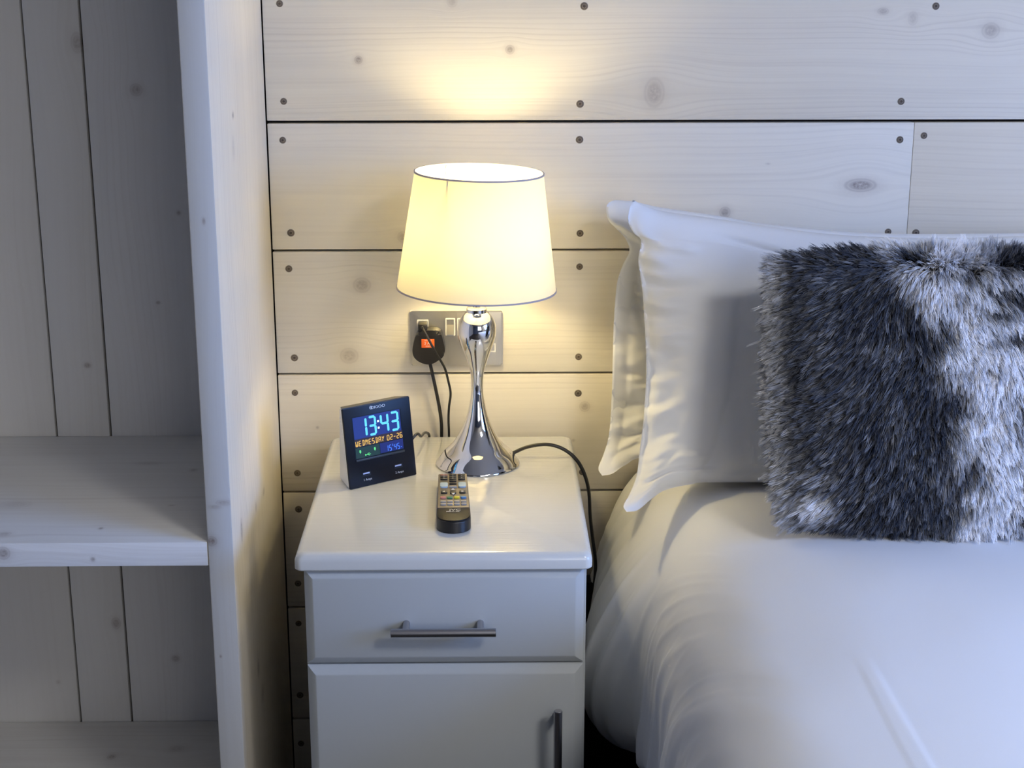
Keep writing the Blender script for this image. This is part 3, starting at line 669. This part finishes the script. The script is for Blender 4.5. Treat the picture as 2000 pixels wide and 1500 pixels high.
for j, y in enumerate(ys):
    far = 1-sstep(-.50, -.40, y)                      # 0 far (near wall) .. 1 near the viewer
    for i in range(NU+1):
        p = samples[i]; n_ = Ns[i]
        left = sstep(.50, .17, p.x) if p.x < .6 else 0          # 0 on top .. 1 at the side
        low = sstep(.60, .36, p.y)*left
        amp = 0.
        # long drape folds running down the side
        w1 = vn(y*7+3.1+.6*p.y, p.y*1.4, 1.7)*.016+vn(y*17+p.y*3+1, p.y*2.2, 5.2)*.0065+vn(y*42-p.y*6, p.y*4, 8.8)*.0016
        amp += w1*low
        rg = (1-abs(vn(y*13+p.y*1.5, p.y*1.1+y, 9.1))*2.4); rg = max(0, rg)**3
        rg2 = (1-abs(vn(y*27+p.y*4.5, p.y*2, 12.4))*2.6); rg2 = max(0, rg2)**3
        amp += low*(.0085*rg+.0035*rg2)-.036*low*sstep(-.41, -.52, y)
        # far bulge and the crease before the near drop
        amp += low*(.020*math.exp(-((y+.27)/.10)**2) - .012*math.exp(-((y+.44)/.026)**2) + .006*math.exp(-((y+.51)/.03)**2)-.010*math.exp(-((y+.02)/.05)**2))
        # secondary pleats, fanning on the near shoulder
        sh_ = .6*sstep(.35, .22, p.x)*(1-.6*low) if p.x < .5 else 0
        amp += far*sh_*(vn((y+p.x*1.1)*15, (p.x*.9-y)*4, 3.3)*.0075+vn((y+p.x*1.4)*34, p.x*7, 6.3)*.0022+.004*max(0, 1-abs(vn((y+p.x*1.2)*19, p.x*4, 2.3))*2.8)**3)
        amp += (vn(p.x*3.2, y*3.2, 4.4)*.006+vn(p.x*9, y*7, 2.2)*.0014)*(1-low)*(1 if p.x < 1.8 else 0)
        if p.x > .4:
            amp += step_c(p.x, y, c1a, c1b, -.0016, .0030)+step_c(p.x, y, c2a, c2b, .0010, .0030)
        # bed top sinks a little under the pillows
        sink = .012*sstep(.30, .5, p.x)*(sstep(-.40, -.22, y)) if p.y > .5 else 0
        x = p.x+n_.x*amp*-1 if False else p.x
        nx, nz_ = n_.x, n_.y
        if nz_ < 0 and p.y > .6: nx, nz_ = -nx, -nz_
        V.append((p.x+nx*amp, y, p.y+nz_*amp-sink))
nu = NU+1
Fc = [(j*nu+i, j*nu+i+1, (j+1)*nu+i+1, (j+1)*nu+i) for j in range(len(ys)-1) for i in range(NU)]
dv_o = mesh('duvet', V, Fc, M_duvet, None, True); tag(dv_o, 'smooth white duvet spread over the bed, hanging down its left side', 'duvet')
sm_ = dv_o.modifiers.new('thickness', 'SOLIDIFY'); sm_.thickness = .006; sm_.offset = -1

# ------------------------------------------------------------------ pillows
def resample(pts, n):
    P = spline(pts, 12); c = [0]
    for a, b in zip(P, P[1:]): c.append(c[-1]+(b-a).length)
    out = []; k = 0
    for i in range(n):
        s = c[-1]*i/(n-1)
        while k < len(c)-2 and c[k+1] < s: k += 1
        t = (s-c[k])/max(1e-9, c[k+1]-c[k]); out.append(P[k].lerp(P[k+1], t))
    return out
def pillow(name, label, left, top, bottom, right, tf, tb, seed, flange, wr=1.0, feats=None):
    ns, nt_ = 170, 130
    Lc = resample([at(*p) for p in left], nt_); Tc = resample([at(*p) for p in top], ns); Bc = resample([at(*p) for p in bottom], ns); Rc = resample([at(*p) for p in right], nt_)
    # s parameter denser at the left
    mid = []
    for j in range(nt_):
        t = j/(nt_-1)
        for i in range(ns):
            s = i/(ns-1)
            c = Lc[j]*(1-s)+Rc[j]*s+Bc[i]*(1-t)+Tc[i]*t-(Lc[0]*(1-s)*(1-t)+Rc[0]*s*(1-t)+Lc[-1]*(1-s)*t+Rc[-1]*s*t)
            mid.append(c)
    up = (Tc[ns//2]-Bc[ns//2]).normalized(); nrm = Vector((1, 0, 0)).cross(up).normalized()
    if nrm.y > 0: nrm = -nrm
    Vf = []; Vb = []
    for j in range(nt_):
        t = j/(nt_-1)
        for i in range(ns):
            s = i/(ns-1); m_ = mid[j*ns+i]
            s2 = max(0, (s-flange)/(1-flange)); se = min(1, s2/.20); se = se if s < .6 else min(1, (1-s)/.25)
            te = min(1, min(t/.42, (1-t)/.52))
            th = (math.sin(se*PI/2)**.72 if se > 0 else 0)*(math.sin(te*PI/2)**.62 if te > 0 else 0)
            edge = sstep(0, .02, s)*sstep(0, .02, t)*sstep(0, .02, 1-t)*sstep(0, .02, 1-s)
            d = .0022*edge+tf*th
            # creases radiating from the seam near the open end
            band = math.exp(-((s-flange-.035)/.055)**2)*sstep(.06, .2, t)*sstep(.97, .8, t)
            cr = (vn(s*7+seed, t*15+s*4, seed)*1.0+vn(s*12, t*34+s*8, seed+4)*.45)
            d += wr*.019*band*cr
            d += wr*.0035*vn(s*4+seed, t*4, seed+2)*th
            fl = sstep(flange*1.5, 0, s)
            wob = wr*fl*(.007*vn(t*5+seed*2, s*9, 1.)+.0035*vn(t*13, s*14, seed+7))
            if feats:
                for (s0, t0, s1, t1, wd, am) in feats:
                    v = Vector((s1-s0, t1-t0)); L_ = v.length; v /= L_; q = Vector((s-s0, t-t0)); a = q.dot(v)/L_; b = q.x*v.y-q.y*v.x
                    d += am*math.exp(-(b/wd)**2)*sstep(-.1, .25, a)*sstep(1.1, .6, a)
            Vf.append(m_+nrm*(d+wob)); Vb.append(m_-nrm*(.0018*edge+tb*th-wob))
    F = []
    for j in range(nt_-1):
        for i in range(ns-1):
            a = j*ns+i; F.append((a, a+1, a+ns+1, a+ns)); o = ns*nt_; F.append((o+a, o+a+ns, o+a+ns+1, o+a+1))
    o = ns*nt_
    for i in range(ns-1):
        F.append((i, o+i, o+i+1, i+1)); a = (nt_-1)*ns+i; F.append((a, a+1, o+a+1, o+a))
    for j in range(nt_-1):
        a = j*ns; F.append((a, a+ns, o+a+ns, o+a)); a = j*ns+ns-1; F.append((a, o+a, o+a+ns, a+ns))
    ob = mesh(name, Vf+Vb, F, M_cloth, None, True); return tag(ob, label, 'pillow')
pillow('pillow', 'white pillow standing against the wall, behind the front pillow, lit yellow by the lamp',
  [(1176,929,-.235),(1169,915,-.22),(1178,888,-.18),(1189,850,-.145),(1195,780,-.12),(1197,700,-.11),(1199,620,-.10),(1204,565,-.095),(1207,545,-.095),(1216,518,-.095),(1229,490,-.10),(1221,466,-.10),(1204,447,-.10),(1189,430,-.095),(1184,408,-.09),(1190,395,-.085),(1203,390,-.08)],
  [(1203,390,-.08),(1240,394,-.075),(1290,405,-.07),(1400,421,-.068),(1500,438,-.068),(1700,455,-.068),(1950,456,-.068),(2230,452,-.07)],
  [(1176,929,-.235),(1196,925,-.22),(1222,908,-.19),(1260,893,-.165),(1400,890,-.155),(1700,890,-.155),(2230,890,-.155)],
  [(2230,890,-.155),(2240,700,-.12),(2230,452,-.07)], .030, .035, 2.3, .035, 1.0,
  [(.0, .93, .075, .70, .010, .010), (.03, .80, .075, .5, .008, -.006)])
pillow('pillow', 'plump white pillow in front of the other, behind the grey fur cushion',
  [(1224,1000,-.385),(1218,988,-.375),(1229,966,-.34),(1243,930,-.295),(1249,880,-.26),(1257,820,-.235),(1262,740,-.21),(1261,660,-.19),(1258,600,-.175),(1252,545,-.165),(1247,508,-.16),(1252,470,-.16),(1238,455,-.165),(1227,432,-.165),(1229,410,-.16),(1236,391,-.15)],
  [(1236,391,-.15),(1262,402,-.145),(1300,413,-.135),(1400,427,-.12),(1500,442,-.115),(1600,455,-.11),(1700,462,-.11),(1850,465,-.11),(2000,461,-.11),(2250,455,-.12)],
  [(1224,1000,-.385),(1246,996,-.365),(1272,975,-.33),(1300,957,-.30),(1350,946,-.27),(1400,942,-.262),(1700,942,-.26),(2250,942,-.26)],
  [(2250,942,-.26),(2265,700,-.2),(2250,455,-.12)], .072, .030, 5.1, .010, 1.15,
  [(.03, .86, .13, .84, .012, .009), (.10, .20, .19, .14, .020, .006), (.08, .13, .22, .08, .012, -.004), (.16, .93, .45, .80, .020, -.006)])

# ------------------------------------------------------------------ fur cushion
fc = thing('fur_cushion', (.60, -.45, .63), 'shaggy charcoal and white faux fur cushion leaning on the front pillow', 'cushion')
CUL, CUR = .388, .825
PB, PT = Vector((0, -.478, .640)), Vector((0, -.318, .958))
cup = (PT-PB); CHT = cup.length; cup.normalize(); cn = Vector((1, 0, 0)).cross(cup); cn = cn if cn.y < 0 else -cn
def cush(s, t, side):                                   # s,t in 0..1 -> point on the body
    th = (max(0, 1-abs(2*s-1)**3.2)**.6)*(max(0, 1-abs(2*t-1)**3.0)**.6)
    # soft corners
    k = 1-.05*(abs(2*t-1)**2); k2 = 1-.05*(abs(2*s-1)**2)
    x = (CUL+CUR)/2+(s-.5)*(CUR-CUL)*k; h = (.5+(t-.5)*k2)*CHT
    return Vector((x, PB.y, PB.z))+cup*h+cn*((.068 if side > 0 else -.05)*th)
NB = 40; Vc = []; Fc = []
for side in (1, -1):
    for j in range(NB+1):
        for i in range(NB+1): Vc.append(cush(i/NB, j/NB, side))
for j in range(NB):
    for i in range(NB):
        a = j*(NB+1)+i; Fc.append((a, a+1, a+NB+2, a+NB+1)); o = (NB+1)**2; Fc.append((o+a, o+a+NB+1, o+a+NB+2, o+a+1))
bmc = bmesh.new(); vv = [bmc.verts.new(v) for v in Vc]
for f in Fc: bmc.faces.new([vv[i] for i in f])
bmesh.ops.remove_doubles(bmc, verts=bmc.verts, dist=.0004)
from_bm('cushion_body', bmc, mat('dark_fur_backing', (.03, .03, .035), .95), fc)

def white_at(px, py):
    """how white the fur is at a place of the cushion, painted backlit rim included, in the pattern's own 0-650 x 0-600 grid"""
    bd = 200+ (py-15)*.55 if py < 130 else 263+(py-130)*.14
    bd += 34*vn(px*.010, py*.012, 3.)+14*vn(px*.04, py*.03, 7.)
    wv_ = sstep(bd-22, bd+26, px)
    dk = 0
    for (cx_, cy_, rx, ry_, st) in ((470, 30, 55, 26, .8), (480, 105, 75, 26, .9), (300, 178, 20, 34, .5), (300, 340, 36, 45, .75), (420, 150, 30, 14, .6), (455, 200, 60, 14, .65), (500, 250, 35, 12, .6),
                                    (470, 380, 45, 34, .75), (500, 480, 40, 45, .8), (490, 570, 50, 35, .8), (340, 500, 26, 60, .45), (260, 30, 30, 20, .7), (500, 320, 50, 15, .5), (360, 60, 40, 14, .5), (600, 200, 60, 120, .7), (590, 450, 50, 120, .6)):
        q = ((px-cx_)/rx)**2+((py-cy_)/ry_)**2; dk = max(dk, st*math.exp(-q*.9))
    nz_ = vn(px*.022, py*.035, 11.)*.5+vn(px*.06, py*.05, 13.)*.3
    wv_ *= max(0, min(1, 1-dk*1.5+nz_*.9-.08))
    edge = sstep(58, 8, px)*.55  # pale left rim: back light put into the fur colour
    bl = math.exp(-(((px-65)/38)**2+((py-560)/28)**2))*.9+math.exp(-(((px-60)/45)**2+((py-500)/18)**2))*.4
    gr = .10+.22*max(0, vn(px*.012, py*.02, 21.))+.2*sstep(160, 20, px)*max(0, .4+vn(px*.03, py*.03, 5.))
    return max(0, min(1, max(wv_, edge, bl, gr*.6)))
NCL, PER, NP = 24000, 8, 6
tot_h = NCL*PER
pos = np.zeros((tot_h, NP, 3), np.float32); colr = np.zeros((tot_h, 3), np.float32)
rs = np.random.RandomState(3)
hi = 0
for c in range(NCL):
    if c % 20 < 17: s, t, side = rs.uniform(.004, .996), rs.uniform(.004, .996), 1
    else:                                              # rim
        e = rs.randint(4); q = rs.uniform(0, 1); z_ = rs.uniform(0, .02)
        s, t = ((z_, q), (q, z_), (q, 1-z_), (z_, q))[e]; side = 1 if rs.rand() < .5 else -1
    p = cush(s, t, side)
    ps, pt2 = cush(min(1, s+.01), t, side)-cush(max(0, s-.01), t, side), cush(s, min(1, t+.01), side)-cush(s, max(0, t-.01), side)
    n = ps.cross(pt2)
    if n.length < 1e-12: n = cn.copy()
    n.normalize(); n = n if n.dot(cn)*side > 0 else -n
    cs, ct = 2*s-1, 2*t-1
    outw = Vector((1, 0, 0))*(cs*abs(cs)**5)+cup*(ct*abs(ct)**5)
    n = (n+outw*1.1).normalized()
    px, py = s*650+4, (1-t)*600
    flow = Vector((-1.0*sstep(.60, .0, s)+.10+.35*vn(px*.008, py*.008, 31.), 0, 0))+cup*(-.85+.30*sstep(.35, 0, s)+1.0*sstep(.84, 1.05, t)+.45*vn(px*.009, py*.010, 41.))
    wt = white_at(px, py)
    d0 = (n*.55+flow*.9).normalized()
    d0 += Vector(rs.normal(0, .16, 3)); ln = rs.uniform(.015, .026)*(1.0+.15*wt)
    tip = p+d0*ln*.92+flow*ln*.25
    jit = rs.uniform(-.06, .06)+ (rs.rand() < .22)*rs.uniform(.03, .26)
    wc = max(0, min(1, wt+jit))
    dcol = np.array((.009, .012, .022)); wcol = np.array((.74, .74, .76))
    for h in range(PER):
        r = Vector(rs.normal(0, .0026, 3)); r -= n*r.dot(n); root = p+r-n*.001
        tp = tip+r*.28+Vector(rs.normal(0, .0010, 3)); 
        midp = root+n*ln*.42+(tp-root)*.25
        for k in range(NP):
            u = k/(NP-1); q = root*(1-u)**2+midp*2*u*(1-u)+tp*u*u; pos[hi, k] = q
        f = min(1, max(0, wc+rs.normal(0, .05))); g_ = f**1.25
        colr[hi] = dcol*(1-g_)+wcol*g_
        hi += 1
hc = bpy.data.hair_curves.new('fur'); hc.add_curves([NP]*tot_h)
hc.attributes['position'].data.foreach_set('vector', pos.reshape(-1))
ra = hc.attributes.get('radius') or hc.attributes.new('radius', 'FLOAT', 'POINT')
rad = np.tile(np.array([.00044, .00046, .00042, .00034, .00022, .00006], np.float32), tot_h); ra.data.foreach_set('value', rad)
ca = hc.attributes.new('furcolor', 'FLOAT_COLOR', 'CURVE'); c4 = np.ones((tot_h, 4), np.float32); c4[:, :3] = colr; ca.data.foreach_set('color', c4.reshape(-1))
mf = bpy.data.materials.new('faux_fur'); mf.use_nodes = True; nt = mf.node_tree; b = nt.nodes['Principled BSDF']; b.inputs['Roughness'].default_value = .55; b.inputs['Specular IOR Level'].default_value = .35
at_ = nt.nodes.new('ShaderNodeAttribute'); at_.attribute_name = 'furcolor'; hinf = nt.nodes.new('ShaderNodeHairInfo')
mr = nt.nodes.new('ShaderNodeMapRange'); mr.inputs['From Min'].default_value = .1; mr.inputs['From Max'].default_value = 1; mr.inputs['To Min'].default_value = .55; mr.inputs['To Max'].default_value = 1.6
vm = nt.nodes.new('ShaderNodeVectorMath'); vm.operation = 'SCALE'
nt.links.new(hinf.outputs['Intercept'], mr.inputs['Value']); nt.links.new(at_.outputs['Color'], vm.inputs[0]); nt.links.new(mr.outputs[0], vm.inputs['Scale']); nt.links.new(vm.outputs[0], b.inputs['Base Color'])
hc.materials.append(mf)
ho = bpy.data.objects.new('fur', hc); COL.objects.link(ho); adopt(ho, fc); tag(ho, kind='stuff')
